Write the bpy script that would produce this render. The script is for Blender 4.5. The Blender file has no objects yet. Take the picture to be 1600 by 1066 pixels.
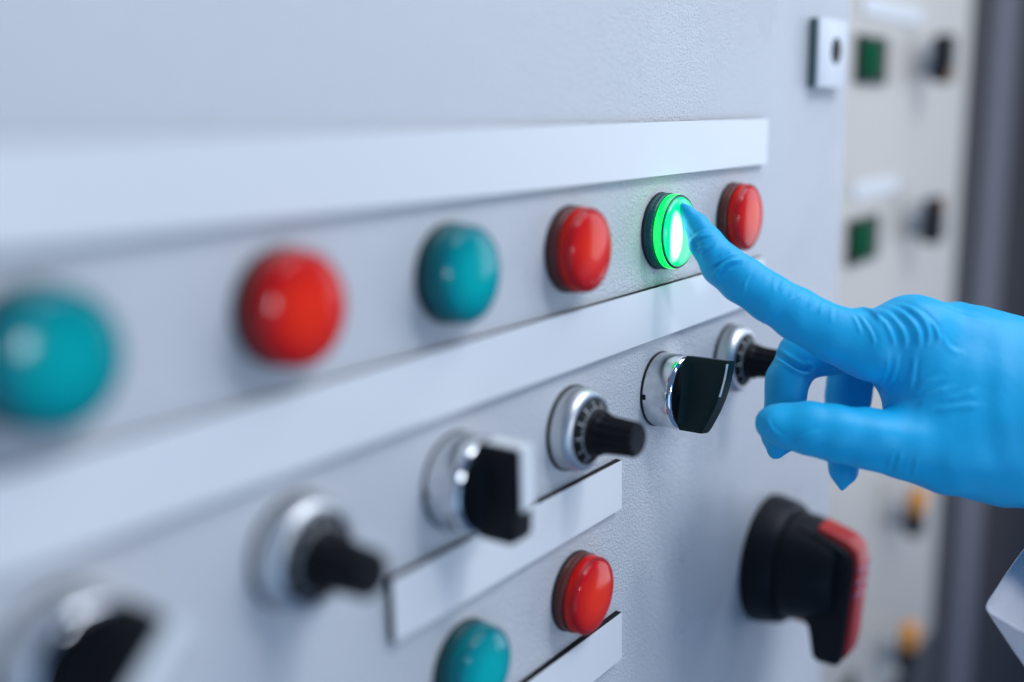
import bpy, bmesh, math, random
import numpy as np
from mathutils import Vector, Matrix, Euler

random.seed(4)
rng = np.random.default_rng(7)
SC = bpy.context.scene
COL = SC.collection
MM = 0.001                      # everything below is written in millimetres

# ------------------------------------------------------------------ camera
cam_d = bpy.data.cameras.new('camera')
cam = bpy.data.objects.new('camera', cam_d)
COL.objects.link(cam)
cam_d.sensor_width = 36.0
cam_d.lens = 36.58
cam_d.clip_start = 0.01
cam_d.clip_end = 50.0
CAM_ROT = (math.radians(78.009), math.radians(1.2506), math.radians(-53.474))
cam.location = (-0.35763, -0.19474, 0.04326)
cam.rotation_euler = CAM_ROT
cam_d.dof.use_dof = True
cam_d.dof.focus_distance = 0.402
cam_d.dof.aperture_fstop = 2.2
cam_d.dof.aperture_blades = 9
SC.camera = cam

# ------------------------------------------------------------------ world, lamps, exposure
w = bpy.data.worlds.new('World')
SC.world = w
w.use_nodes = True
bg = w.node_tree.nodes['Background']
bg.inputs['Color'].default_value = (0.31, 0.53, 1.0, 1)
bg.inputs['Strength'].default_value = 0.26


def area(name, loc, aim, sx, sy, power, col):
    d = bpy.data.lights.new(name, 'AREA')
    d.shape = 'RECTANGLE'
    d.size, d.size_y = sx, sy
    d.energy = power
    d.color = col
    o = bpy.data.objects.new(name, d)
    COL.objects.link(o)
    o.location = loc
    o.rotation_euler = (Vector(aim) - Vector(loc)).to_track_quat('-Z', 'Y').to_euler()
    return o


area('ceiling_light', (0.60, -0.80, 1.20), (0.12, 0, -0.05), 1.4, 0.9, 18.5, (0.83, 0.90, 1.0))
area('ceiling_lamp', (0.10, -0.80, 1.05), (-0.1, 0, -0.05), 0.18, 0.18, 3.8, (0.87, 0.92, 1.0))
area('window_light', (1.9, -0.85, -0.05), (0.1, 0, -0.05), 1.0, 1.9, 13, (0.81, 0.89, 1.0))
area('front_light', (-0.06, -1.0, -0.02), (-0.1, 0, -0.05), 0.12, 0.12, 1.9, (0.80, 0.89, 1.0))
area('fill_light', (-0.9, -1.3, -0.55), (0.0, 0, -0.1), 1.3, 1.0, 4.2, (0.42, 0.68, 1.0))  # added bluish fill from low front left, lifts the lower door

SC.view_settings.view_transform = 'Standard'
SC.view_settings.look = 'None'
SC.view_settings.exposure = 0.07
SC.view_settings.gamma = 1.0
SC.cycles.use_denoising = True
SC.cycles.max_bounces = 8
SC.cycles.sample_clamp_indirect = 6.0


# ------------------------------------------------------------------ materials
def srgb(r, g, b):
    def f(c):
        c /= 255.0
        return c / 12.92 if c <= 0.04045 else ((c + 0.055) / 1.055) ** 2.4
    return (f(r), f(g), f(b), 1)


def mat(name, col, rough=0.5, metal=0.0, spec=0.5, coat=0.0, coat_rough=0.1, sss=0.0, trans=0.0):
    m = bpy.data.materials.new(name)
    m.use_nodes = True
    b = m.node_tree.nodes['Principled BSDF']
    b.inputs['Base Color'].default_value = col if len(col) == 4 else (*col, 1)
    b.inputs['Roughness'].default_value = rough
    b.inputs['Metallic'].default_value = metal
    b.inputs['Specular IOR Level'].default_value = spec
    b.inputs['Coat Weight'].default_value = coat
    b.inputs['Coat Roughness'].default_value = coat_rough
    b.inputs['Transmission Weight'].default_value = trans
    if sss:
        b.inputs['Subsurface Weight'].default_value = sss
        b.inputs['Subsurface Radius'].default_value = (1, .5, .5)
        b.inputs['Subsurface Scale'].default_value = 0.004
    return m


def nodes(m):
    return m.node_tree.nodes, m.node_tree.links, m.node_tree.nodes['Principled BSDF']


def noise_bump(m, scale, strength, dist, detail=3.0, stretch=None, second=None):
    n, l, b = nodes(m)
    tc = n.new('ShaderNodeTexCoord')
    src = tc.outputs['Object']
    if stretch:
        mp = n.new('ShaderNodeMapping')
        mp.inputs['Scale'].default_value = stretch
        l.new(src, mp.inputs['Vector'])
        src = mp.outputs['Vector']
    t = n.new('ShaderNodeTexNoise')
    t.inputs['Scale'].default_value = scale
    t.inputs['Detail'].default_value = detail
    l.new(src, t.inputs['Vector'])
    bp = n.new('ShaderNodeBump')
    bp.inputs['Strength'].default_value = strength
    bp.inputs['Distance'].default_value = dist
    l.new(t.outputs['Fac'], bp.inputs['Height'])
    if second:
        t2 = n.new('ShaderNodeTexNoise')
        t2.inputs['Scale'].default_value = second[0]
        t2.inputs['Detail'].default_value = 2.0
        l.new(src, t2.inputs['Vector'])
        b2 = n.new('ShaderNodeBump')
        b2.inputs['Strength'].default_value = second[1]
        b2.inputs['Distance'].default_value = second[2]
        l.new(t2.outputs['Fac'], b2.inputs['Height'])
        l.new(bp.outputs['Normal'], b2.inputs['Normal'])
        l.new(b2.outputs['Normal'], b.inputs['Normal'])
    else:
        l.new(bp.outputs['Normal'], b.inputs['Normal'])
    return t


def mottle(m, c1, c2, scale, detail=4.0, lo=0.35, hi=0.65):
    n, l, b = nodes(m)
    tc = n.new('ShaderNodeTexCoord')
    t = n.new('ShaderNodeTexNoise')
    t.inputs['Scale'].default_value = scale
    t.inputs['Detail'].default_value = detail
    l.new(tc.outputs['Object'], t.inputs['Vector'])
    r = n.new('ShaderNodeValToRGB')
    r.color_ramp.elements[0].position = lo
    r.color_ramp.elements[1].position = hi
    r.color_ramp.elements[0].color = c1
    r.color_ramp.elements[1].color = c2
    l.new(t.outputs['Fac'], r.inputs['Fac'])
    l.new(r.outputs['Color'], b.inputs['Base Color'])


M = {}
# powder coat: orange-peel grain about half a millimetre
M['paint'] = mat('grey_powder_coat', (0.61, 0.612, 0.625), 0.31, spec=0.5)
noise_bump(M['paint'], 1050.0, 1.0, 0.00075, 2.0, second=(420.0, 0.5, 0.0005))
# faint smears of wiping and handling in the gloss of the paint
_n, _l, _b = nodes(M['paint'])
_tc = _n.new('ShaderNodeTexCoord'); _t = _n.new('ShaderNodeTexNoise'); _r = _n.new('ShaderNodeMapRange')
_t.inputs['Scale'].default_value = 14.0; _t.inputs['Detail'].default_value = 6.0; _t.inputs['Distortion'].default_value = 1.2
_r.inputs['From Min'].default_value = 0.3; _r.inputs['From Max'].default_value = 0.7
_r.inputs['To Min'].default_value = 0.25; _r.inputs['To Max'].default_value = 0.40
_l.new(_tc.outputs['Object'], _t.inputs['Vector']); _l.new(_t.outputs['Fac'], _r.inputs['Value']); _l.new(_r.outputs['Result'], _b.inputs['Roughness'])
M['beige'] = mat('beige_powder_coat', (0.54, 0.485, 0.42), 0.45)
noise_bump(M['beige'], 900.0, 0.3, 0.0002, 2.0)
M['plate'] = mat('white_laminate', (0.765, 0.76, 0.755), 0.38)
noise_bump(M['plate'], 260.0, 0.08, 0.0002, 2.0)
M['core'] = mat('black_laminate_core', (0.008, 0.009, 0.012), 0.6, spec=0.2)
M['rubber'] = mat('black_rubber', (0.010, 0.011, 0.013), 0.55)
M['blk'] = mat('black_plastic', (0.006, 0.0065, 0.009), 0.5, spec=0.2)
noise_bump(M['blk'], 1500.0, 0.12, 0.0001, 2.0)
M['blk_gloss'] = mat('glossy_black_plastic', (0.005, 0.006, 0.008), 0.15, spec=0.4)
M['blk_matt'] = mat('matt_black_plastic', (0.0075, 0.008, 0.011), 0.48, spec=0.2)
noise_bump(M['blk_matt'], 1200.0, 0.2, 0.0001, 2.0)
M['green_blk'] = mat('dark_green_black_plastic', (0.005, 0.022, 0.020), 0.42, spec=0.2)
noise_bump(M['green_blk'], 1300.0, 0.15, 0.0001, 3.0)
M['chrome'] = mat('worn_chrome', (0.72, 0.73, 0.75), 0.24, 1.0)
mottle(M['chrome'], (0.55, 0.56, 0.58, 1), (0.78, 0.79, 0.80, 1), 160.0)
noise_bump(M['chrome'], 420.0, 0.10, 0.0002, 5.0)
M['polished'] = mat('polished_chrome', (0.80, 0.81, 0.83), 0.10, 1.0)
M['alu'] = mat('satin_aluminium', (0.66, 0.67, 0.68), 0.42, 1.0)
noise_bump(M['alu'], 900.0, 0.06, 0.0001, 3.0)
M['mark'] = mat('white_marking', (0.78, 0.79, 0.78), 0.5)
M['mark_grey'] = mat('grey_marking', (0.80, 0.82, 0.82), 0.5)
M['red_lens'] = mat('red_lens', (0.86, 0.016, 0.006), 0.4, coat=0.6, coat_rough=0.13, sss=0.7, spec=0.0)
M['red_ring'] = mat('red_lens_ring', (0.74, 0.010, 0.007), 0.3, coat=0.3, sss=0.25, spec=0.1)
M['red_collar'] = mat('dark_red_collar', (0.13, 0.024, 0.018), 0.35, spec=0.35)
M['red_rim'] = mat('dark_red_rim', (0.34, 0.005, 0.008), 0.35, spec=0.25)
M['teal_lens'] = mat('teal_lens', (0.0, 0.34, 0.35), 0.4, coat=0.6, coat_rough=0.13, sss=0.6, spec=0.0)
M['teal_ring'] = mat('teal_lens_ring', (0.0, 0.22, 0.24), 0.3, coat=0.3, sss=0.25, spec=0.1)
M['teal_collar'] = mat('dark_teal_collar', (0.0, 0.085, 0.095), 0.32, spec=0.35)
M['teal_rim'] = mat('dark_teal_rim', (0.0, 0.11, 0.125), 0.35, spec=0.25)
M['red_plastic'] = mat('red_plastic', (0.62, 0.028, 0.020), 0.45)
M['pink'] = mat('pink_marking', (0.55, 0.10, 0.17), 0.45)
M['orange'] = mat('orange_plastic', (0.75, 0.27, 0.01), 0.4)
M['green_lens'] = mat('green_lens', (0.0, 0.080, 0.030), 0.85, spec=0.04)
M['lock_white'] = mat('white_lock_plate', (0.70, 0.71, 0.73), 0.4)
M['lock_side'] = mat('dark_green_lock_edge', (0.10, 0.15, 0.13), 0.5)
M['dull_metal'] = mat('dull_metal', (0.58, 0.59, 0.61), 0.4, 1.0)
M['grey_plate'] = mat('grey_white_label', (0.70, 0.70, 0.70), 0.5)
M['dark_steel'] = mat('dark_grey_steel', (0.024, 0.0185, 0.018), 0.6, spec=0.3)
M['post'] = mat('grey_steel_post', (0.15, 0.138, 0.152), 0.4)
M['post2'] = mat('dim_grey_steel', (0.058, 0.056, 0.058), 0.5, spec=0.3)
M['yg'] = mat('yellow_green_insulation', (0.45, 0.50, 0.05), 0.5)
M['glove'] = mat('blue_nitrile', (0.006, 0.45, 0.80), 0.5, spec=0.34)
M['cloth'] = mat('white_cotton', (0.84, 0.81, 0.84), 0.85, spec=0.2)
noise_bump(M['cloth'], 900.0, 0.5, 0.0004, 2.0, stretch=(1.0, 3.0, 0.4))

# light in the translucent lenses is painted into their colour: bright centre, deeper rim
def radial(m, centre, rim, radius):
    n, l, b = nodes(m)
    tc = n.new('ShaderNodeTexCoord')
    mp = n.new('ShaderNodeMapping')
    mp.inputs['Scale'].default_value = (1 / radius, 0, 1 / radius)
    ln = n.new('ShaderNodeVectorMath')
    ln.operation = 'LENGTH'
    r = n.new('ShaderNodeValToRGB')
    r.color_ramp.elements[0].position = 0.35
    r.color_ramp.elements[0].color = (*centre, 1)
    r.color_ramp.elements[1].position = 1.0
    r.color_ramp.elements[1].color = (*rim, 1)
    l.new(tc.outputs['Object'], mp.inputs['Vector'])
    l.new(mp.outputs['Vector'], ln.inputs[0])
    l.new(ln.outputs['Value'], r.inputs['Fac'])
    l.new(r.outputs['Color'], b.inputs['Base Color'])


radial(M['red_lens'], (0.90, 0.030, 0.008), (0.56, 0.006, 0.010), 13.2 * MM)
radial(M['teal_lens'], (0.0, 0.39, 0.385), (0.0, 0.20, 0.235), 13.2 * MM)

# lit lens: the lamp behind it burns white off centre and fades to green at the rim
def lit(name, core, rim, s_core, s_rim, rad):
    m = bpy.data.materials.new(name)
    m.use_nodes = True
    n, l, b = nodes(m)
    b.inputs['Base Color'].default_value = (0.0, 0.35, 0.16, 1)
    b.inputs['Roughness'].default_value = 0.2
    tc = n.new('ShaderNodeTexCoord')
    mp = n.new('ShaderNodeMapping')
    mp.inputs['Location'].default_value = (rad[2], 0, rad[3])
    mp.inputs['Scale'].default_value = (1 / rad[0], 0, 1 / rad[1])
    l.new(tc.outputs['Object'], mp.inputs['Vector'])
    ln = n.new('ShaderNodeVectorMath')
    ln.operation = 'LENGTH'
    l.new(mp.outputs['Vector'], ln.inputs[0])
    r = n.new('ShaderNodeValToRGB')
    r.color_ramp.elements[0].position = 0.55
    r.color_ramp.elements[1].position = 1.2
    r.color_ramp.elements[0].color = (*[c * s_core for c in core], 1)
    r.color_ramp.elements[1].color = (*[c * s_rim for c in rim], 1)
    l.new(ln.outputs['Value'], r.inputs['Fac'])
    l.new(r.outputs['Color'], b.inputs['Emission Color'])
    b.inputs['Emission Strength'].default_value = 1.0
    return m


M['lit_lens'] = lit('lit_green_lens', (0.75, 1.0, 0.92), (0.0, 1.0, 0.30), 2.4, 0.95, (4.6 * MM, 10.2 * MM, 6.0 / 4.6, 0.12))
M['lit_ring'] = mat('lit_green_ring', (0.0, 0.30, 0.14), 0.2, coat=0.6)
M['lit_ring'].node_tree.nodes['Principled BSDF'].inputs['Emission Color'].default_value = (0.0, 1.0, 0.06, 1)
M['lit_ring'].node_tree.nodes['Principled BSDF'].inputs['Emission Strength'].default_value = 2.3


# ------------------------------------------------------------------ helpers
def link(name, me, m=None, parent=None, smooth=False, auto=None):
    """One mesh object; me is a mesh or a bmesh in millimetres."""
    if isinstance(me, bmesh.types.BMesh):
        bm = me
        me = bpy.data.meshes.new(name)
        bmesh.ops.recalc_face_normals(bm, faces=bm.faces)
        bmesh.ops.scale(bm, vec=(MM, MM, MM), verts=bm.verts)
        if smooth:
            for f in bm.faces:
                f.smooth = True
            ang = math.radians(auto or 32)
            for e in bm.edges:
                if len(e.link_faces) == 2 and e.calc_face_angle(0) > ang:
                    e.smooth = False
        bm.to_mesh(me)
        bm.free()
    if m is not None:
        for k in (m if isinstance(m, (list, tuple)) else [m]):
            me.materials.append(k)
    o = bpy.data.objects.new(name, me)
    COL.objects.link(o)
    if parent is not None:
        o.parent = parent
    return o


def thing(name, label, cat, loc=(0, 0, 0), group=None, rot=(0, 0, 0)):
    o = bpy.data.objects.new(name, None)
    COL.objects.link(o)
    o.empty_display_size = 0.01
    o.location = [c * MM for c in loc]
    o.rotation_euler = rot
    o['label'] = label
    o['category'] = cat
    if group:
        o['group'] = group
    return o


def tag(o, label, cat, group=None, kind=None):
    if label:
        o['label'] = label
    if cat:
        o['category'] = cat
    if group:
        o['group'] = group
    if kind:
        o['kind'] = kind
    return o


def copy_thing(root, loc, label, group=None, rot=None):
    r = root.copy()
    COL.objects.link(r)
    r.location = [c * MM for c in loc]
    if rot is not None:
        r.rotation_euler = rot
    r['label'] = label
    if group:
        r['group'] = group
    for ch in list(root.children):
        c = ch.copy()
        COL.objects.link(c)
        c.parent = r
        for g in list(ch.children):
            d = g.copy()
            COL.objects.link(d)
            d.parent = c
    return r


def lathe(prof, n=64, bm=None, ripple=None):
    """Revolve (radius, height) about -Y: height is measured out of the panel."""
    bm = bm or bmesh.new()
    rows = []
    for j, (r, h) in enumerate(prof):
        if r < 1e-6:
            rows.append([bm.verts.new((0, -h, 0))] * n)
        else:
            row = []
            for i in range(n):
                a = 2 * math.pi * i / n
                rr = r * (ripple(a, j) if ripple else 1.0)
                row.append(bm.verts.new((rr * math.cos(a), -h, rr * math.sin(a))))
            rows.append(row)
    for a, b in zip(rows, rows[1:]):
        for i in range(n):
            q = []
            for v in (a[i], a[(i + 1) % n], b[(i + 1) % n], b[i]):
                if v not in q:
                    q.append(v)
            if len(q) > 2:
                try:
                    bm.faces.new(q)
                except ValueError:
                    pass
    return bm


def box(x0, x1, y0, y1, z0, z1, bevel=0.0, seg=2, bm=None):
    own = bm is None
    bm = bm or bmesh.new()
    vs = [bm.verts.new(c) for c in ((x0, y0, z0), (x1, y0, z0), (x1, y1, z0), (x0, y1, z0),
                                    (x0, y0, z1), (x1, y0, z1), (x1, y1, z1), (x0, y1, z1))]
    fs = [bm.faces.new([vs[i] for i in q]) for q in
          ((0, 3, 2, 1), (4, 5, 6, 7), (0, 1, 5, 4), (1, 2, 6, 5), (2, 3, 7, 6), (3, 0, 4, 7))]
    if bevel:
        es = list({e for f in fs for e in f.edges})
        bmesh.ops.bevel(bm, geom=es, offset=bevel, segments=seg, profile=0.5, affect='EDGES')
    return bm


def prism(poly, axis, a, b, bevel=0.0, seg=2):
    """Extrude a polygon of (p, q) pairs from a to b along 'x' (pairs are y, z) or 'y' (pairs are x, z)."""
    bm = bmesh.new()
    def P(t, p, q):
        return (t, p, q) if axis == 'x' else (p, t, q)
    lo = [bm.verts.new(P(a, *c)) for c in poly]
    hi = [bm.verts.new(P(b, *c)) for c in poly]
    n = len(poly)
    bm.faces.new(lo)
    bm.faces.new(list(reversed(hi)))
    for i in range(n):
        bm.faces.new((lo[i], hi[i], hi[(i + 1) % n], lo[(i + 1) % n]))
    bmesh.ops.recalc_face_normals(bm, faces=bm.faces)
    if bevel:
        bmesh.ops.bevel(bm, geom=list(bm.edges), offset=bevel, segments=seg, profile=0.5, affect='EDGES')
    return bm


# ------------------------------------------------------------------ the setting behind the cabinets
wall = link('wall', box(760, 4200, 620, 660, -2200, 1400), M['dark_steel'])
wall['kind'] = 'structure'

# ------------------------------------------------------------------ front cabinet (its door carries the controls, face at y = 0)
cab = thing('control_cabinet', 'pale grey textured cabinet door carrying the row of lamps and switches', 'cabinet', (0, 0, 0))
link('door', box(-760, 205.5, 0, 22, -620, 420, 2.2, 3), M['paint'], cab, True)
link('body', box(-758, 200, 24, 420, -618, 418), M['paint'], cab)

# ------------------------------------------------------------------ second cabinet, 60 mm further back
cab2 = thing('rear_cabinet', 'blurred beige cabinet standing behind the pale grey door', 'cabinet', (0, 60, 0))
link('door', box(208, 706, 0, 20, -490, 480, 2.5, 3), M['beige'], cab2, True)
link('body', box(210, 702, 22, 420, -488, 478), M['beige'], cab2)

# dark machine frame further right
fr = thing('machine_frame', 'dark steel machine frame with a lighter grey upright at the right edge', 'machine frame', (0, 150, 0))
link('upright', box(1225, 1345, 0, 60, -2000, 1200, 3), M['post'], fr)
link('side_panel', box(1060, 1222, 20, 60, -2000, 1200, 3), M['post2'], fr)
link('back_panel', box(1348, 2600, 30, 60, -2000, 1200), M['dark_steel'], fr)

# ------------------------------------------------------------------ label plates: white face on a black core
def plate(x0, x1, z0, z1, label, group='white label plates on the cabinet door'):
    t = thing('label_plate', label, 'label plate', (x0, 0, z0), group)
    wd, ht = x1 - x0, z1 - z0
    link('core', box(0, wd, -2.5, -0.02, 0, ht), M['core'], t)
    link('face', box(0.05, wd - 0.05, -2.72, -2.5, 0.05, ht - 0.05, 0.06, 1), M['plate'], t)
    return t


plate(-640, 95.2, 21.3, 41.5, 'long blank white label plate above the row of lamps')
plate(-640, 95.2, -41.3, -21.0, 'long blank white label plate between the lamps and the knobs')
plate(-159.8, -33.2, -102.6, -83.2, 'short blank white label plate under the knobs, its black left end showing')
plate(-159.8, -33.2, -165.2, -145.4, 'blank white label plate below the two lowest lamps')

# ------------------------------------------------------------------ indicator lamps
def lamp(kind, loc, label, group):
    t = thing('push_button', label, 'push button', loc, group)
    lens = {'red': 'red', 'teal': 'teal', 'lit': 'teal'}[kind]
    link('gasket', lathe([(0, 0.02), (14.7, 0.02), (14.9, 0.5), (14.7, 1.0), (12, 1.0)]), M['rubber'], t, True)
    link('collar', lathe([(13, 0.9), (14.5, 0.9), (14.6, 1.3), (14.6, 2.0), (14.45, 2.2), (14.6, 2.4), (14.6, 3.9), (14.2, 4.3), (13.5, 4.5), (13.5, 5.2), (12, 5.2)], 192, None, lambda a, j: 1.0 + (0.006 * math.cos(48 * a) if 5 <= j <= 6 else 0.0)),
         M[lens + '_collar'], t, True)
    ring = link('lens_ring', lathe([(12.6, 4.95), (14.0, 4.95), (14.25, 5.2), (14.25, 7.7), (14.15, 8.1)]),
                M['lit_ring'] if kind == 'lit' else M[lens + '_ring'], t, True)
    link('rim', lathe([(14.15, 8.1), (13.95, 8.5), (13.6, 8.72), (13.3, 8.72), (13.15, 8.5)]), M['teal_collar'] if kind == 'lit' else M[lens + '_rim'], t, True)
    dome = [(13.15, 8.45)]
    for i in range(0, 15):
        a = (i / 14) ** 1.4
        dome.append((13.1 * (1 - a), 8.6 + 2.3 * math.sqrt(max(0, 1 - (1 - a) ** 2.1))))
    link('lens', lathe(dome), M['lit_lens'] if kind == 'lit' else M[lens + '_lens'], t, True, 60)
    return t


GR, GG = 'red push buttons on the cabinet door', 'teal push buttons on the cabinet door'
P = 63.93
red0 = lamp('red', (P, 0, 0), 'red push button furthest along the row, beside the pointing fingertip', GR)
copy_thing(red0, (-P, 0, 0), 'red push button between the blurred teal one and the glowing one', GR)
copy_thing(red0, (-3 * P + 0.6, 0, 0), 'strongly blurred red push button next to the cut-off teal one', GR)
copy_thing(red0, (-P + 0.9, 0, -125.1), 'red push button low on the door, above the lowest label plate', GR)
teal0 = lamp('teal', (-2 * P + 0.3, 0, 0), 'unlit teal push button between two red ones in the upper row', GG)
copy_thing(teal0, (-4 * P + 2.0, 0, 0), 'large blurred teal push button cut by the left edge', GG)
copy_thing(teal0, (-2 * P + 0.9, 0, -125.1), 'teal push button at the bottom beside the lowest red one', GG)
lamp('lit', (0, 0, 0), 'green push button glowing white and green under the fingertip', None)

# ------------------------------------------------------------------ potentiometers
def digits(bm, txt, size, mtx):
    cu = bpy.data.curves.new('numeral', 'FONT')
    cu.body = txt
    cu.size = size
    cu.align_x, cu.align_y = 'CENTER', 'CENTER'
    cu.extrude = 0.05
    ob = bpy.data.objects.new('numeral', cu)
    me = bpy.data.meshes.new_from_object(ob)
    me.transform(mtx)
    bm.from_mesh(me)
    bpy.data.objects.remove(ob)
    bpy.data.curves.remove(cu)
    bpy.data.meshes.remove(me)


def pot(loc, label, group):
    t = thing('rotary_knob', label, 'rotary knob', loc, group)
    link('gasket', lathe([(0, 0.02), (15.3, 0.02), (15.4, 0.7), (15.1, 1.2), (12, 1.2)]), M['rubber'], t, True)
    ring = [(13, 1.1), (14.7, 1.1), (14.9, 1.4), (14.9, 4.6)]
    for i in range(1, 9):
        a = i / 8 * math.pi / 2
        ring.append((11.9 + 3.0 * math.cos(a), 4.6 + 4.0 * math.sin(a)))
    ring += [(11.7, 8.4), (11.6, 7.5)]
    link('bezel', lathe(ring, 80), M['alu'], t, True)
    dial = [(11.6, 7.6), (11.5, 8.6), (11.2, 9.0), (8.2, 10.76), (7.5, 11.4), (7.3, 13.4)]
    d = link('dial', lathe(dial, 64), M['blk'], t, True)
    bm = bmesh.new()
    slope = math.atan2(1.76, 3.0)
    for i in range(31):
        a = math.radians(-60 + 300 * i / 30)
        long = i % 3 == 0
        r0, r1 = 8.5, (9.5 if long else 9.05)
        h0, h1 = 9.0 + (11.2 - r0) * 1.76 / 3.0, 9.0 + (11.2 - r1) * 1.76 / 3.0
        c, s = math.cos(a), math.sin(a)
        wv = 0.17
        vs = []
        for r, h in ((r0, h0), (r1, h1)):
            for sg in (-1, 1):
                for up in (0.0, 0.09):
                    vs.append(bm.verts.new((r * c - sg * wv * s, -(h + up), r * s + sg * wv * c)))
        for q in ((0, 1, 3, 2), (4, 6, 7, 5), (0, 2, 6, 4), (1, 5, 7, 3), (0, 4, 5, 1), (2, 3, 7, 6)):
            bm.faces.new([vs[k] for k in q])
    bmesh.ops.scale(bm, vec=(1, 1, 1), verts=bm.verts)
    for i in range(11):
        a = math.radians(240 - 300 * i / 10)
        r = 10.3
        h = 9.0 + (11.2 - r) * 1.76 / 3.0 + 0.03
        out = Vector((math.cos(a), 0, math.sin(a)))
        nrm = (Vector((0, -1, 0)) * math.cos(slope) + out * math.sin(slope)).normalized()
        up = (out - nrm * out.dot(nrm)).normalized()
        side = up.cross(nrm)
        mtx = Matrix((side, up, nrm)).transposed().to_4x4()
        mtx.translation = out * r + Vector((0, -h, 0))
        digits(bm, str(i), 1.9, mtx)
    link('scale_marks', bm, M['mark_grey'], d)
    fl = lambda a, j: 1.0 + (0.05 * (1 if math.cos(14 * a) > 0.1 else -1) if 1 <= j <= 5 else 0.0)
    k = link('knob', lathe([(7.5, 12.4), (7.4, 13.4), (6.7, 14.4), (6.25, 18), (5.95, 23), (5.8, 26.6), (5.2, 27.4), (0, 27.4)], 168, None, fl), M['blk'], t, True, 20)
    return t


GP = 'rotary knobs with scale dials on the cabinet door'
ZK = -63.1
pot0 = pot((-P, 0, ZK), 'sharp rotary knob with a numbered dial, between two lever switches', GP)
copy_thing(pot0, (-3 * P, 0, ZK), 'blurred silver and black rotary knob left of the short label plate', GP)
copy_thing(pot0, (P, 0, ZK), 'rotary knob half hidden behind the gloved fingers', GP)

# ------------------------------------------------------------------ selector switches
def selector(loc, label, group, wide, rot=0.0):
    t = thing('selector_switch', label, 'selector switch', loc, group)
    link('gasket', lathe([(0, 0.02), (15.0, 0.02), (15.1, 0.5), (14.9, 0.9), (12, 0.9)]), M['rubber'], t, True)
    link('bezel', lathe([(13, 0.8), (14.7, 0.8), (14.8, 1.1), (14.8, 10.6), (14.75, 10.8)], 96), M['chrome'], t, True)
    link('rim', lathe([(14.75, 10.8), (14.65, 11.5), (14.35, 12.15), (13.9, 12.6), (13.4, 12.75), (13.2, 12.5), (13.15, 12.1), (13.15, 10.5)], 96), M['polished'], t, True, 60)
    link('notch', box(-15.0, -13.2, -2.2, -0.9, -1.0, 1.0), M['core'], t)
    link('disc', lathe([(13.15, 11.0), (13.1, 12.2), (12.6, 12.6), (0, 12.9)], 64), M['blk_gloss'], t, True)
    # grip: waisted blade across the disc, high at the pointer end and cut away at the other
    def ztop(z):
        if wide:
            return 26.8 - 0.05 * (14.6 - z) - 1.6 * max(0, (abs(z) - 11.6) / 3.0) ** 2
        return 29.7 - 0.0092 * (14.6 - z) ** 2
    zs = [-14.6 + 29.2 * i / 28 for i in range(29)]
    N = 9
    bm = bmesh.new()
    rows = []
    for z in zs:
        top = ztop(z)
        row = []
        lim = math.sqrt(max(0.0, 12.9 ** 2 - z * z)) if abs(z) < 12.9 else 0.0
        for i in range(N + 1):
            h = 12.4 + (top - 12.4) * i / N
            u = max(0.0, 1 - (h - 12.4) / 5.0)
            base = 4.5 if wide else 3.9
            hw = base + max(0.0, min(lim, base + 2.2) - base) * u ** 2.0
            if abs(z) > 13.2:
                hw -= 0.7 * ((abs(z) - 13.2) / 1.4) ** 2
            if i == N:
                hw -= 0.35
            row.append((hw, h))
        rows.append((z, row))
    L_ = [[bm.verts.new((-hw, -h, z)) for hw, h in row] for z, row in rows]
    R_ = [[bm.verts.new((hw, -h, z)) for hw, h in row] for z, row in rows]
    for a in range(len(rows) - 1):
        for i in range(N):
            bm.faces.new((L_[a][i], L_[a][i + 1], L_[a + 1][i + 1], L_[a + 1][i]))
            bm.faces.new((R_[a][i], R_[a + 1][i], R_[a + 1][i + 1], R_[a][i + 1]))
        bm.faces.new((L_[a][N], R_[a][N], R_[a + 1][N], L_[a + 1][N]))
        bm.faces.new((L_[a][0], L_[a + 1][0], R_[a + 1][0], R_[a][0]))
    for a in (0, -1):
        for i in range(N):
            bm.faces.new((L_[a][i], R_[a][i], R_[a][i + 1], L_[a][i + 1]))
    g = link('grip', bm, M['green_blk'] if not wide else M['blk'], t, True, 34)
    g.rotation_euler = (0, rot, 0)
    hw = 2.9 if wide else 2.2
    if wide:
        pb = prism([(-14, 14.5), (-14, 15.1), (-27.5, 15.1), (-27.5, -4.0), (-26.8, -4.0), (-26.8, 14.5)], 'x', -hw, hw, 0.12, 1)
    else:
        pb = prism([(-29.85, 13.4), (-29.3, 7.5), (-28.15, 0.5), (-26.5, 0.5), (-26.5, 13.4)], 'x', -3.6, -2.4, 0.12, 1)
    link('pointer', pb, M['mark'], g)
    return t


GS = 'lever selector switches on the cabinet door'
selector((0, 0, ZK), 'chrome selector switch in focus with a dark green lever, under the glowing button', GS, False, math.radians(11))
sw3 = selector((-2 * P, 0, ZK), 'chrome selector switch with black lever and broad white pointer, above the short label plate', GS, True)
copy_thing(sw3, (-4 * P, 0, ZK), 'very blurred selector switch cut off by the bottom left corner', GS, (0, math.radians(45), 0))

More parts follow.
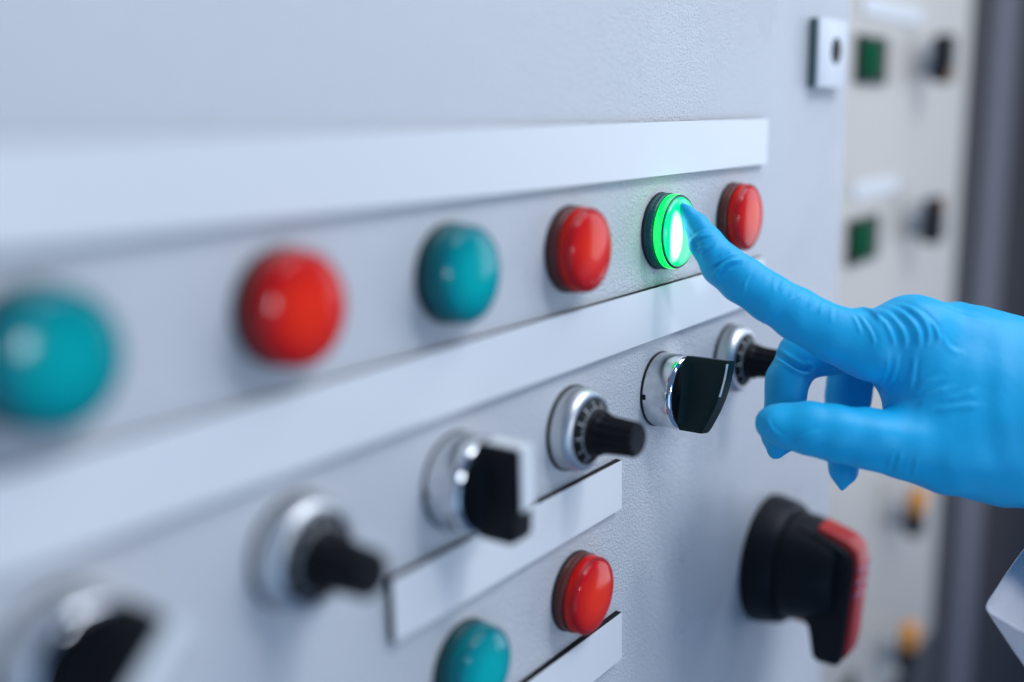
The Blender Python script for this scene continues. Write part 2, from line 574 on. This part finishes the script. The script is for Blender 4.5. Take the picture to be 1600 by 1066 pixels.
# ------------------------------------------------------------------ main isolator
ms = thing('main_switch', 'big black isolator switch with a red edged handle pointing down', 'main switch', (113.5, 0, -176.5))
link('base_ring', lathe([(0, 0.05), (31.4, 0.05), (32.3, 0.8), (32.4, 3.0), (30.2, 13.2), (29.2, 14.6), (27.8, 15.0), (27.2, 14.2), (26, 14.2)], 96), M['blk_matt'], ms, True)
body = [(26.8, 14.0), (27.2, 15.2), (27.0, 17.0), (25.2, 25.0), (22.6, 33.0), (20.6, 38.5), (19.0, 40.2), (0, 40.8)]
link('turning_body', lathe(body, 72), M['blk_matt'], ms, True)
side = [(-20, 24.5), (-30, 22.5), (-43, 17.5), (-46.8, 14), (-47.6, 8), (-45, -30), (-44.0, -41), (-42, -43), (-32.5, -43), (-30, -41), (-27.5, -26), (-22, -21), (-18, 0)]
link('handle', prism([(y, z) for y, z in side], 'x', -12.0, 12.0, 1.8, 3), M['blk_matt'], ms, True, 40)
red = [(-29, 25.3), (-44, 20.6), (-48.6, 16.5), (-50.0, 8), (-47.6, -30), (-45.8, -39), (-43, -41), (-38, -38), (-38, 10), (-31, 18), (-29, 20)]
rp = link('red_inlay', prism(red, 'x', -7.4, 7.4, 1.0, 2), M['red_plastic'], ms, True, 40)
for zc in (7.0, 0.5, -6.0):
    yy = -50.0 + (8 - zc) * 0.063
    st = link('grip_stripe', prism([(yy + 1.4, zc - 1.6), (yy - 0.5, zc - 1.0), (yy - 0.5, zc + 1.6), (yy + 1.4, zc + 2.2)], 'x', -7.7, 7.7, 0.3, 1), M['pink'], rp)
link('lock_tab', lathe([(0, 0), (6.5, 0), (6.8, 0.5), (6.8, 11.0), (6.2, 11.6), (0, 11.6)], 32), M['red_plastic'], ms, True).location = (0.0, -16 * MM, -22.5 * MM)

# ------------------------------------------------------------------ door lock
lk = thing('door_lock', 'small square white door lock with a dark keyhole near the door edge', 'lock', (147.5, 0, 56))
link('edge_frame', box(-0.2, 40, -3.9, -0.02, 0, 32, 0.4), M['lock_side'], lk)
link('face_plate', box(0.2, 40.2, -5.2, -3.8, -0.4, 32.4, 0.5), M['lock_white'], lk, True)
ky = link('keyhole', lathe([(0, 0), (6.4, 0), (6.4, 0.3), (5.8, 0.5), (5.4, 0.15), (0, 0.15)], 40), M['blk'], lk, True)
ky.location = (23.5 * MM, -5.2 * MM, 17.5 * MM)
link('key_slot', box(-0.9, 0.9, -0.4, -0.14, -4, 4), M['core'], ky)

# ------------------------------------------------------------------ controls of the rear cabinet
def square_button(loc, label, group):
    t = thing('square_button', label, 'push button', loc, group)
    link('bezel', box(-30, 36, -3, -0.02, -17, 17, 1.2), M['core'], t, True)
    link('lens', box(-24, 15, -4.5, -2.8, -13, 13, 0.8), M['green_lens'], t, True)
    return t


def small_switch(loc, label, group, ang, i):
    t = thing('small_switch', label, 'selector switch', loc, group)
    link('bezel', lathe([(0, 0.02), (14.6, 0.02), (14.8, 0.6), (14.6, 11.0), (14.0, 12.0), (0, 12.0)], 48), M['dull_metal'], t, True)
    g = link('grip', box(-13 if i < 2 else -10, 13 if i < 2 else 10, -25, -11.9, -19, 19, 3.0), M['core'], t, True)
    q = link('pointer', box(-10.6, 10.6, -25.8, -13, 3, 23.0, 1.2) if i > 1 else box(1, 7, -25.5, -20, 9, 16.4, 0.6), M['orange'], g, True)
    g.rotation_euler = (0, ang, 0)
    return t


GB, GW = 'green square buttons on the beige cabinet', 'selector switches on the beige cabinet'
X0, X1, Z1, PZ = 420, 549, 84, 130
small_names = ['topmost blurred selector switch on the beige cabinet', 'blurred selector switch right of the lower green square button',
               'blurred selector switch hidden behind the gloved hand', 'blurred orange tipped switch just under the gloved wrist',
               'lowest orange tipped switch on the beige cabinet']
sq_names = ['upper green square button cut by the pale door edge', 'lower green square button cut by the pale door edge']
for i in range(2):
    square_button((X0, 60, Z1 - 4 - PZ * i), sq_names[i], GB)
for i, a in ((0, math.pi), (1, 0.0), (3, 0.0), (4, 0.0)):
    small_switch((X1, 60, Z1 - PZ * i), small_names[i], GW, a, i)
square_button((X0, 60, Z1 - PZ * 4), 'dark square button peeping out below the isolator handle', GB)
pl_names = ['white blurred label plate at the top of the beige cabinet', 'white blurred label plate above the second switch of the beige cabinet', '', 'white blurred label plate above the upper orange tipped switch', 'white blurred label plate above the lowest orange tipped switch']
for i in (0, 1):
    z = Z1 + 33 - PZ * i
    o = link('cabinet_label', box(0, 145 if i == 0 else 102, -1.6, -0.02, -6.5, 6.5, 0.3), M['grey_plate'])
    o.location = (398 * MM, 60 * MM, z * MM)
    tag(o, pl_names[i], 'label plate', 'white label plates on the beige cabinet')


CHAINS = [([[-4.35, 5.57, 0.0, 0.85], [-2.18, 2.66, 0.0, 2.3], [1.21, -2.17, 0.0, 4.35], [4.65, -8.8, 1.0, 6.27], [10.48, -17.32, 2.0, 7.94], [17.96, -23.15, 3.0, 8.64], [27.79, -29.91, 4.0, 8.86], [38.09, -35.89, 4.0, 9.34], [51.43, -43.32, 5.0, 10.51], [65.75, -47.62, 5.0, 13.13], [79.26, -44.51, 4.0, 15.08]], 1.5), ([[92.15, -49.0, -20.0, 11.44], [68.04, -49.03, -24.0, 9.24], [46.96, -51.82, -22.0, 9.19], [41.07, -60.43, -20.0, 8.39], [38.5, -72.88, -16.0, 7.8], [35.97, -82.58, -12.0, 6.73], [33.47, -88.6, -10.0, 2.98], [32.48, -90.97, -9.0, 0.99]], 1.5), ([[107.09, -53.11, -38.0, 11.14], [88.01, -53.21, -44.0, 9.68], [74.56, -57.24, -44.0, 9.68], [71.13, -69.13, -40.0, 9.33], [67.51, -87.01, -32.0, 8.37], [65.46, -98.28, -28.0, 5.18], [64.31, -104.99, -26.0, 1.55]], 1.5), ([[120.98, -58.82, -52.0, 10.41], [108.87, -64.46, -56.0, 8.29], [100.45, -75.25, -52.0, 7.67], [99.34, -87.97, -42.0, 6.96], [100.99, -93.2, -36.0, 4.75]], 1.5), ([[23.47, -74.4, 14.0, 3.03], [26.97, -75.57, 14.0, 6.3], [32.33, -76.74, 14.0, 7.93], [39.51, -77.58, 15.0, 9.54], [48.35, -79.21, 15.0, 10.35], [60.32, -81.17, 14.0, 10.96], [75.06, -83.7, 12.0, 12.43], [92.73, -84.94, 9.0, 17.49], [113.97, -83.53, 4.0, 23.46]], 2.0), ([[86.05, -48.87, -3.0, 19.5], [108.83, -59.94, -6.0, 25.54], [127.98, -73.38, -5.0, 33.8], [161.69, -84.3, -4.0, 33.23], [187.27, -118.14, -2.0, 31.11], [202.91, -146.8, 0.0, 29.02]], 6), ([[83.15, -57.26, 2.0, 12.51], [90.92, -67.31, 3.0, 18.24], [110.1, -74.1, 2.0, 26.47]], 6), ([[106.64, -42.64, -20.0, 12.71], [135.36, -57.89, -20.0, 19.32]], 6), ([[125.12, -47.8, -38.0, 12.73], [147.5, -63.55, -34.0, 20.5]], 6), ([[136.04, -56.08, -52.0, 12.6], [150.53, -69.13, -40.0, 21.32]], 6)]
CREASES = [[[[58.7, -33.49], [61.07, -33.49], [63.45, -35.63], [64.8, -39.19]], 1.1, 1.0], [[[63.05, -35.23], [66.22, -39.19], [68.2, -43.95], [69.0, -47.91]], 0.55, 1.0], [[[67.02, -34.44], [70.58, -39.19], [72.56, -43.95], [72.56, -48.7]], 0.6, 1.2], [[[70.18, -33.01], [74.94, -38.01], [77.31, -43.15], [76.92, -48.7]], 0.8, 1.4], [[[73.35, -32.06], [78.5, -36.42], [80.88, -41.57], [80.09, -47.11]], 0.7, 1.3], [[[77.31, -33.65], [82.07, -38.8], [84.44, -43.15], [84.05, -45.93]], 0.6, 1.2], [[[57.51, -36.02], [59.89, -39.99], [61.47, -43.95], [61.87, -47.11]], 0.45, 0.8], [[[55.53, -36.42], [56.88, -39.99], [57.67, -43.55]], 0.35, 0.8], [[[67.02, -50.28], [67.41, -57.41], [68.6, -64.14]], 0.4, 1.0], [[[70.58, -49.49], [70.34, -58.2], [69.55, -65.33]], 0.35, 1.0], [[[76.52, -50.28], [76.2, -58.2], [75.57, -66.13]], 0.4, 1.1], [[[77.71, -69.69], [81.27, -65.33], [88.4, -62.16]], 0.5, 1.3], [[[76.52, -67.31], [79.06, -62.16], [85.23, -59.0]], 0.45, 1.2], [[[81.27, -70.88], [89.19, -69.29], [97.12, -68.66]], 0.4, 1.5], [[[86.03, -67.31], [91.57, -65.33], [95.53, -62.96]], 0.3, 1.5], [[[90.78, -33.65], [97.12, -36.82], [107.41, -39.19]], 0.35, 1.3], [[[94.74, -32.06], [101.08, -35.23], [111.37, -38.4]], 0.3, 1.3], [[[86.03, -42.36], [88.4, -47.91], [93.16, -50.28]], 0.3, 1.5], [[[25.41, -19.73], [24.63, -21.43], [24.34, -23.13]], 0.16, 0.6], [[[28.62, -21.75], [27.53, -24.98], [26.92, -28.22]], 0.182, 0.95], [[[31.94, -23.53], [30.69, -25.83], [29.9, -28.14]], 0.27, 0.85], [[[35.15, -25.67], [33.94, -27.84], [33.2, -30.01]], 0.29200000000000004, 0.7], [[[38.48, -27.57], [37.53, -29.27], [37.05, -30.97]], 0.16, 0.6], [[[42.28, -29.47], [40.94, -31.56], [40.07, -33.64]], 0.29200000000000004, 0.7], [[[45.85, -31.61], [44.5, -33.87], [43.64, -36.12]], 0.29200000000000004, 0.7], [[[48.94, -33.04], [47.94, -35.96], [47.42, -38.89]], 0.248, 1.0], [[[39.67, -26.5], [29.57, -34.23], [25.41, -38.98], [26.36, -41.36]], 0.35, 0.8], [[[20.06, -19.73], [17.33, -23.53], [16.49, -28.88]], 0.3, 0.7], [[[5.8, -6.3], [0.21, -7.61], [-1.57, -9.87], [0.69, -13.07]], 0.65, 0.85], [[[5.2, -10.46], [2.23, -13.07], [4.02, -15.81]], 0.4, 0.8], [[[16.14, -16.16], [10.55, -17.59], [7.34, -20.2], [6.63, -22.11]], 1.0, 1.0], [[[14.71, -14.03], [9.96, -15.45], [5.2, -18.18]], 0.5, 0.8], [[[12.34, -19.73], [9.36, -20.92], [7.82, -22.94]], 0.4, 0.8], [[[-4.9, -2.14], [-4.06, -5.11], [-1.33, -7.49]], 0.45, 0.7], [[[23.27, -72.85], [24.46, -77.01], [28.97, -80.34]], 0.3, 0.8], [[[31.94, -82.0], [36.1, -79.39], [39.91, -77.72]], 0.35, 0.9], [[[66.76, -92.08], [65.93, -89.07], [66.29, -87.04]], 0.25, 1.1], [[[70.09, -93.08], [68.78, -89.9], [69.61, -84.28]], 0.3, 1.1], [[[75.68, -94.75], [74.72, -91.3], [75.2, -86.35]], 0.22, 1.1], [[[-6.3, 3.52], [-4.65, -2.1], [-1.61, -7.96]], 0.45, 0.8], [[[-1.61, -8.2], [0.5, -6.09], [4.02, -4.21]], 0.55, 0.7], [[[-0.9, -9.14], [0.03, -11.72], [2.14, -11.01]], 0.5, 0.7], [[[7.07, -20.39], [9.65, -17.34], [15.27, -15.47]], 0.9, 0.9], [[[7.3, -15.47], [10.12, -13.36], [12.93, -12.89]], 0.5, 0.8], [[[2.38, -14.76], [5.19, -12.65], [7.07, -10.08]], 0.35, 0.8]]
DENT = [[[[36.07, -50.04], [39.38, -53.72], [44.28, -56.78], [46.98, -56.54]], 1.0, 0.9]]
CUFF = [[104.84, -143.72, 12.0], [104.37, -144.65, 26.0], [108.01, -145.45, 40.0], [117.59, -140.17, 58.0], [136.98, -125.26, 60.0], [162.32, -99.61, 40.0], [189.21, -72.16, -5.0], [198.87, -64.01, -45.0], [177.38, -91.47, -50.0], [150.69, -115.45, -30.0], [126.49, -128.62, -8.0], [111.37, -137.88, 6.0]]

# ------------------------------------------------------------------ person: gloved hand and coat cuff
# hand axes: x along the forearm, y up the back of the hand, z towards the thumb side; origin at the index fingertip (mm)
person = thing('person', 'person in a blue nitrile glove and white coat pressing the glowing button', 'person', (-0.93, -14.8, 5.04), rot=CAM_ROT)


def grow_hand():
    vox = 0.62
    allp = np.array([q for c, k in CHAINS for q in c])
    lo = allp[:, :3].min(0) - 26
    hi = allp[:, :3].max(0) + 26
    lo[0] = allp[:, 0].min() - 8
    hi[0] = min(hi[0], 235.0)
    nx, ny, nz = (np.ceil((hi - lo) / vox).astype(int) + 1)
    F = np.full((nx, ny, nz), 30.0, np.float32)
    ax = [lo[i] + vox * np.arange(n) for i, n in enumerate((nx, ny, nz))]

    def cone(a, b, sl):
        X = ax[0][sl[0]][:, None, None]; Y = ax[1][sl[1]][None, :, None]; Z = ax[2][sl[2]][None, None, :]
        pa, pb, ra, rb = a[:3], b[:3], a[3], b[3]
        d = pb - pa
        L2 = float(d @ d)
        t = ((X - pa[0]) * d[0] + (Y - pa[1]) * d[1] + (Z - pa[2]) * d[2]) / L2
        rr = (ra - rb) / math.sqrt(L2)
        # lean t along the cone so that the surface is the tangent cone
        ox = X - pa[0] - t * d[0]; oy = Y - pa[1] - t * d[1]; oz = Z - pa[2] - t * d[2]
        perp = np.sqrt(ox * ox + oy * oy + oz * oz)
        s = np.clip(t - np.clip(rr, -.9, .9) / math.sqrt(max(1e-3, 1 - min(.8, rr * rr))) * perp / math.sqrt(L2), 0, 1)
        qx = X - pa[0] - s * d[0]; qy = Y - pa[1] - s * d[1]; qz = Z - pa[2] - s * d[2]
        return (np.sqrt(qx * qx + qy * qy + qz * qz) - (ra + (rb - ra) * s)).astype(np.float32)

    def smin(a, b, k):
        h = np.clip(0.5 + 0.5 * (b - a) / k, 0, 1)
        return b + (a - b) * h - k * h * (1 - h)

    for c, k in CHAINS:
        c = np.array(c, float)
        m = 30.0
        l_ = c[:, :3].min(0) - c[:, 3].max() - 12
        h_ = c[:, :3].max(0) + c[:, 3].max() + 12
        sl = []
        for i, n in enumerate((nx, ny, nz)):
            a = max(0, int((l_[i] - lo[i]) / vox)); b = min(n, int((h_[i] - lo[i]) / vox) + 2)
            sl.append(slice(a, b))
        sl = tuple(sl)
        G = None
        for a, b in zip(c, c[1:]):
            D = cone(a, b, sl)
            G = D if G is None else smin(G, D, k)
        kk = 1.2 if k == 1.5 else (3.5 if k == 2.0 else 7.0)
        F[sl] = smin(F[sl], G, kk)

    # naive surface nets
    S = F < 0
    c8 = [(i, j, k) for i in (0, 1) for j in (0, 1) for k in (0, 1)]
    cnt = np.zeros((nx - 1, ny - 1, nz - 1), np.int8)
    for i, j, k in c8:
        cnt += S[i:nx - 1 + i, j:ny - 1 + j, k:nz - 1 + k]
    act = np.argwhere((cnt > 0) & (cnt < 8))
    vid = np.full(cnt.shape, -1, np.int64)
    vid[tuple(act.T)] = np.arange(len(act))
    val = {c: F[act[:, 0] + c[0], act[:, 1] + c[1], act[:, 2] + c[2]] for c in c8}
    acc = np.zeros((len(act), 3)); n = np.zeros(len(act))
    for c in c8:
        for a in range(3):
            if c[a] == 0:
                e = list(c); e[a] = 1; e = tuple(e)
                v0, v1 = val[c], val[e]
                mk = (v0 < 0) != (v1 < 0)
                t = np.where(mk, v0 / np.where(v0 == v1, 1, v0 - v1), 0)
                pt = np.zeros((len(act), 3)) + np.array(c, float)
                pt[:, a] += t
                acc += pt * mk[:, None]; n += mk
    V = lo + vox * (act + acc / n[:, None])
    Q = []
    for a in range(3):
        b, c = (a + 1) % 3, (a + 2) % 3
        s0 = [slice(0, m_) for m_ in S.shape]; s1 = list(s0)
        s0[a] = slice(0, S.shape[a] - 1); s1[a] = slice(1, S.shape[a])
        A, B = S[tuple(s0)], S[tuple(s1)]
        ed = np.argwhere(A != B)
        ed = ed[(ed[:, b] > 0) & (ed[:, c] > 0) & (ed[:, b] < S.shape[b] - 1) & (ed[:, c] < S.shape[c] - 1)]
        flip = A[tuple(ed.T)]
        def at(db, dc):
            q = ed.copy(); q[:, b] -= db; q[:, c] -= dc
            return vid[tuple(q.T)]
        q = np.stack([at(1, 1), at(0, 1), at(0, 0), at(1, 0)], 1)
        q[~flip] = q[~flip][:, ::-1]
        Q.append(q)
    Q = np.concatenate(Q)
    Q = Q[(Q >= 0).all(1)]
    # smooth, then press the creases of the rubber into the skin
    nb = np.concatenate([Q[:, [0, 1]], Q[:, [1, 2]], Q[:, [2, 3]], Q[:, [3, 0]]])
    deg = np.bincount(nb.ravel(), minlength=len(V)).astype(float)
    def smooth(V, it, lam):
        for _ in range(it):
            s = np.zeros_like(V)
            for d in range(3):
                s[:, d] = np.bincount(nb[:, 0], V[nb[:, 1], d], len(V)) + np.bincount(nb[:, 1], V[nb[:, 0], d], len(V))
            V = V + lam * (s / np.maximum(deg, 1)[:, None] - V)
        return V
    V = smooth(V, 6, 0.5)
    def normals(V):
        fn = np.cross(V[Q[:, 2]] - V[Q[:, 0]], V[Q[:, 3]] - V[Q[:, 1]])
        N = np.zeros_like(V)
        for i in range(4):
            for d in range(3):
                N[:, d] += np.bincount(Q[:, i], fn[:, d], len(V))
        return N / np.maximum(np.linalg.norm(N, axis=1), 1e-9)[:, None]
    N = normals(V)
    def poly_dist(P2, pts):
        pts = np.array(pts)
        # resample the polyline into a smooth curve
        tt = np.linspace(0, 1, len(pts)); ts = np.linspace(0, 1, 28)
        if len(pts) > 2:
            co = [np.polyfit(tt, pts[:, i], min(3, len(pts) - 1)) for i in (0, 1)]
            cv = np.stack([np.polyval(co[i], ts) for i in (0, 1)], 1)
        else:
            cv = np.stack([np.interp(ts, tt, pts[:, i]) for i in (0, 1)], 1)
        best = np.full(len(P2), 1e9); par = np.zeros(len(P2)); sg = np.zeros(len(P2))
        for i in range(len(cv) - 1):
            a, d = cv[i], cv[i + 1] - cv[i]
            u = np.clip(((P2 - a) @ d) / (d @ d + 1e-9), 0, 1)
            r = P2 - a - u[:, None] * d
            ds = (r * r).sum(1)
            m = ds < best
            best[m] = ds[m]; par[m] = (i + u[m]) / (len(cv) - 1)
            sg[m] = np.sign(d[0] * r[m, 1] - d[1] * r[m, 0])
        return np.sqrt(best), par, sg
    disp = np.zeros(len(V))
    front = np.clip((N[:, 2] + 0.25) / 0.5, 0, 1)
    for pts, amp, wid in CREASES:
        wid *= 0.8
        pa = np.array(pts)
        mk = np.where((V[:, 0] > pa[:, 0].min() - 6) & (V[:, 0] < pa[:, 0].max() + 6) & (V[:, 1] > pa[:, 1].min() - 6) & (V[:, 1] < pa[:, 1].max() + 6) & (front > 0) & (V[:, 2] > -14))[0]
        if not len(mk):
            continue
        d, u, sg = poly_dist(V[mk, :2], pts)
        taper = np.clip(np.sin(np.pi * np.clip(u, 0.04, 0.96)) * 1.6, 0, 1)
        x = d * sg
        prof = np.exp(-(x / wid) ** 2) - 0.55 * np.exp(-((x - 1.5 * wid) / (0.9 * wid)) ** 2)
        disp[mk] += amp * 1.25 * taper * prof * front[mk]
    for pts, amp, wid in DENT:
        pa = np.array(pts)
        mk = np.where((V[:, 0] > pa[:, 0].min() - 5) & (V[:, 0] < pa[:, 0].max() + 5) & (V[:, 1] > pa[:, 1].min() - 5) & (V[:, 1] < pa[:, 1].max() + 5) & (front > 0) & (V[:, 2] < -8))[0]
        if len(mk):
            d, u, sg = poly_dist(V[mk, :2], pts)
            disp[mk] += amp * (-np.exp(-(d / wid) ** 2) + .6 * np.exp(-((d - 1.8 * wid) / wid) ** 2)) * front[mk]
    # slow unevenness of loose rubber
    for fq, am in ((0.16, 0.22), (0.33, 0.12)):
        for _ in range(4):
            k3 = rng.normal(size=3); k3 *= fq / np.linalg.norm(k3) * 2.2
            disp += am * 0.5 * np.sin(V @ k3 + rng.uniform(0, 6.28))
    V = V + N * disp[:, None]
    V = smooth(V, 1, 0.2)
    me = bpy.data.meshes.new('glove')
    me.from_pydata((V * MM).tolist(), [], Q.tolist())
    me.polygons.foreach_set('use_smooth', np.ones(len(Q), bool))
    me.update()
    return me


glove_me = grow_hand()
noise_bump(M['glove'], 900.0, 0.10, 0.00025, 3.0, second=(190.0, 0.25, 0.0006))
link('glove', glove_me, M['glove'], person)


def sleeve():
    ring = np.array(CUFF, float)
    n = len(ring)
    K = 6
    def cat(t):
        i = int(t) % n; f = t - int(t)
        p0, p1, p2, p3 = ring[(i - 1) % n], ring[i], ring[(i + 1) % n], ring[(i + 2) % n]
        return 0.5 * ((2 * p1) + (-p0 + p2) * f + (2 * p0 - 5 * p1 + 4 * p2 - p3) * f * f + (-p0 + 3 * p1 - 3 * p2 + p3) * f ** 3)
    ringv = np.array([cat(i / K) for i in range(n * K)])
    ringv[0] = ring[0]
    m = len(ringv)
    cen = ringv.mean(0)
    rows = []
    steps = 16
    axis = np.array([0.62, -0.77, 0.10])
    for s in range(steps):
        t = s / (steps - 1)
        sc = 1.0 + 0.10 * math.sin(t * 2.2)
        r = cen + (ringv - cen) * sc + axis * 110 * t
        ph = np.arange(m) / m * 2 * math.pi
        out = ringv - cen
        out /= np.linalg.norm(out, axis=1)[:, None]
        r = r + out * ((np.sin(ph * 5 + t * 3) * 1.6 + np.sin(ph * 3 - t * 5) * 1.4) * min(1, t * 3))[:, None]
        rows.append(r)
    bm = bmesh.new()
    vv = [[bm.verts.new(p) for p in r] for r in rows]
    for a in range(steps - 1):
        for i in range(m):
            bm.faces.new((vv[a][i], vv[a][(i + 1) % m], vv[a + 1][(i + 1) % m], vv[a + 1][i]))
    o = link('coat_sleeve', bm, M['cloth'], person, True, 80)
    so = o.modifiers.new('cloth_thickness', 'SOLIDIFY')
    so.thickness = 0.0009
    return o


sleeve()
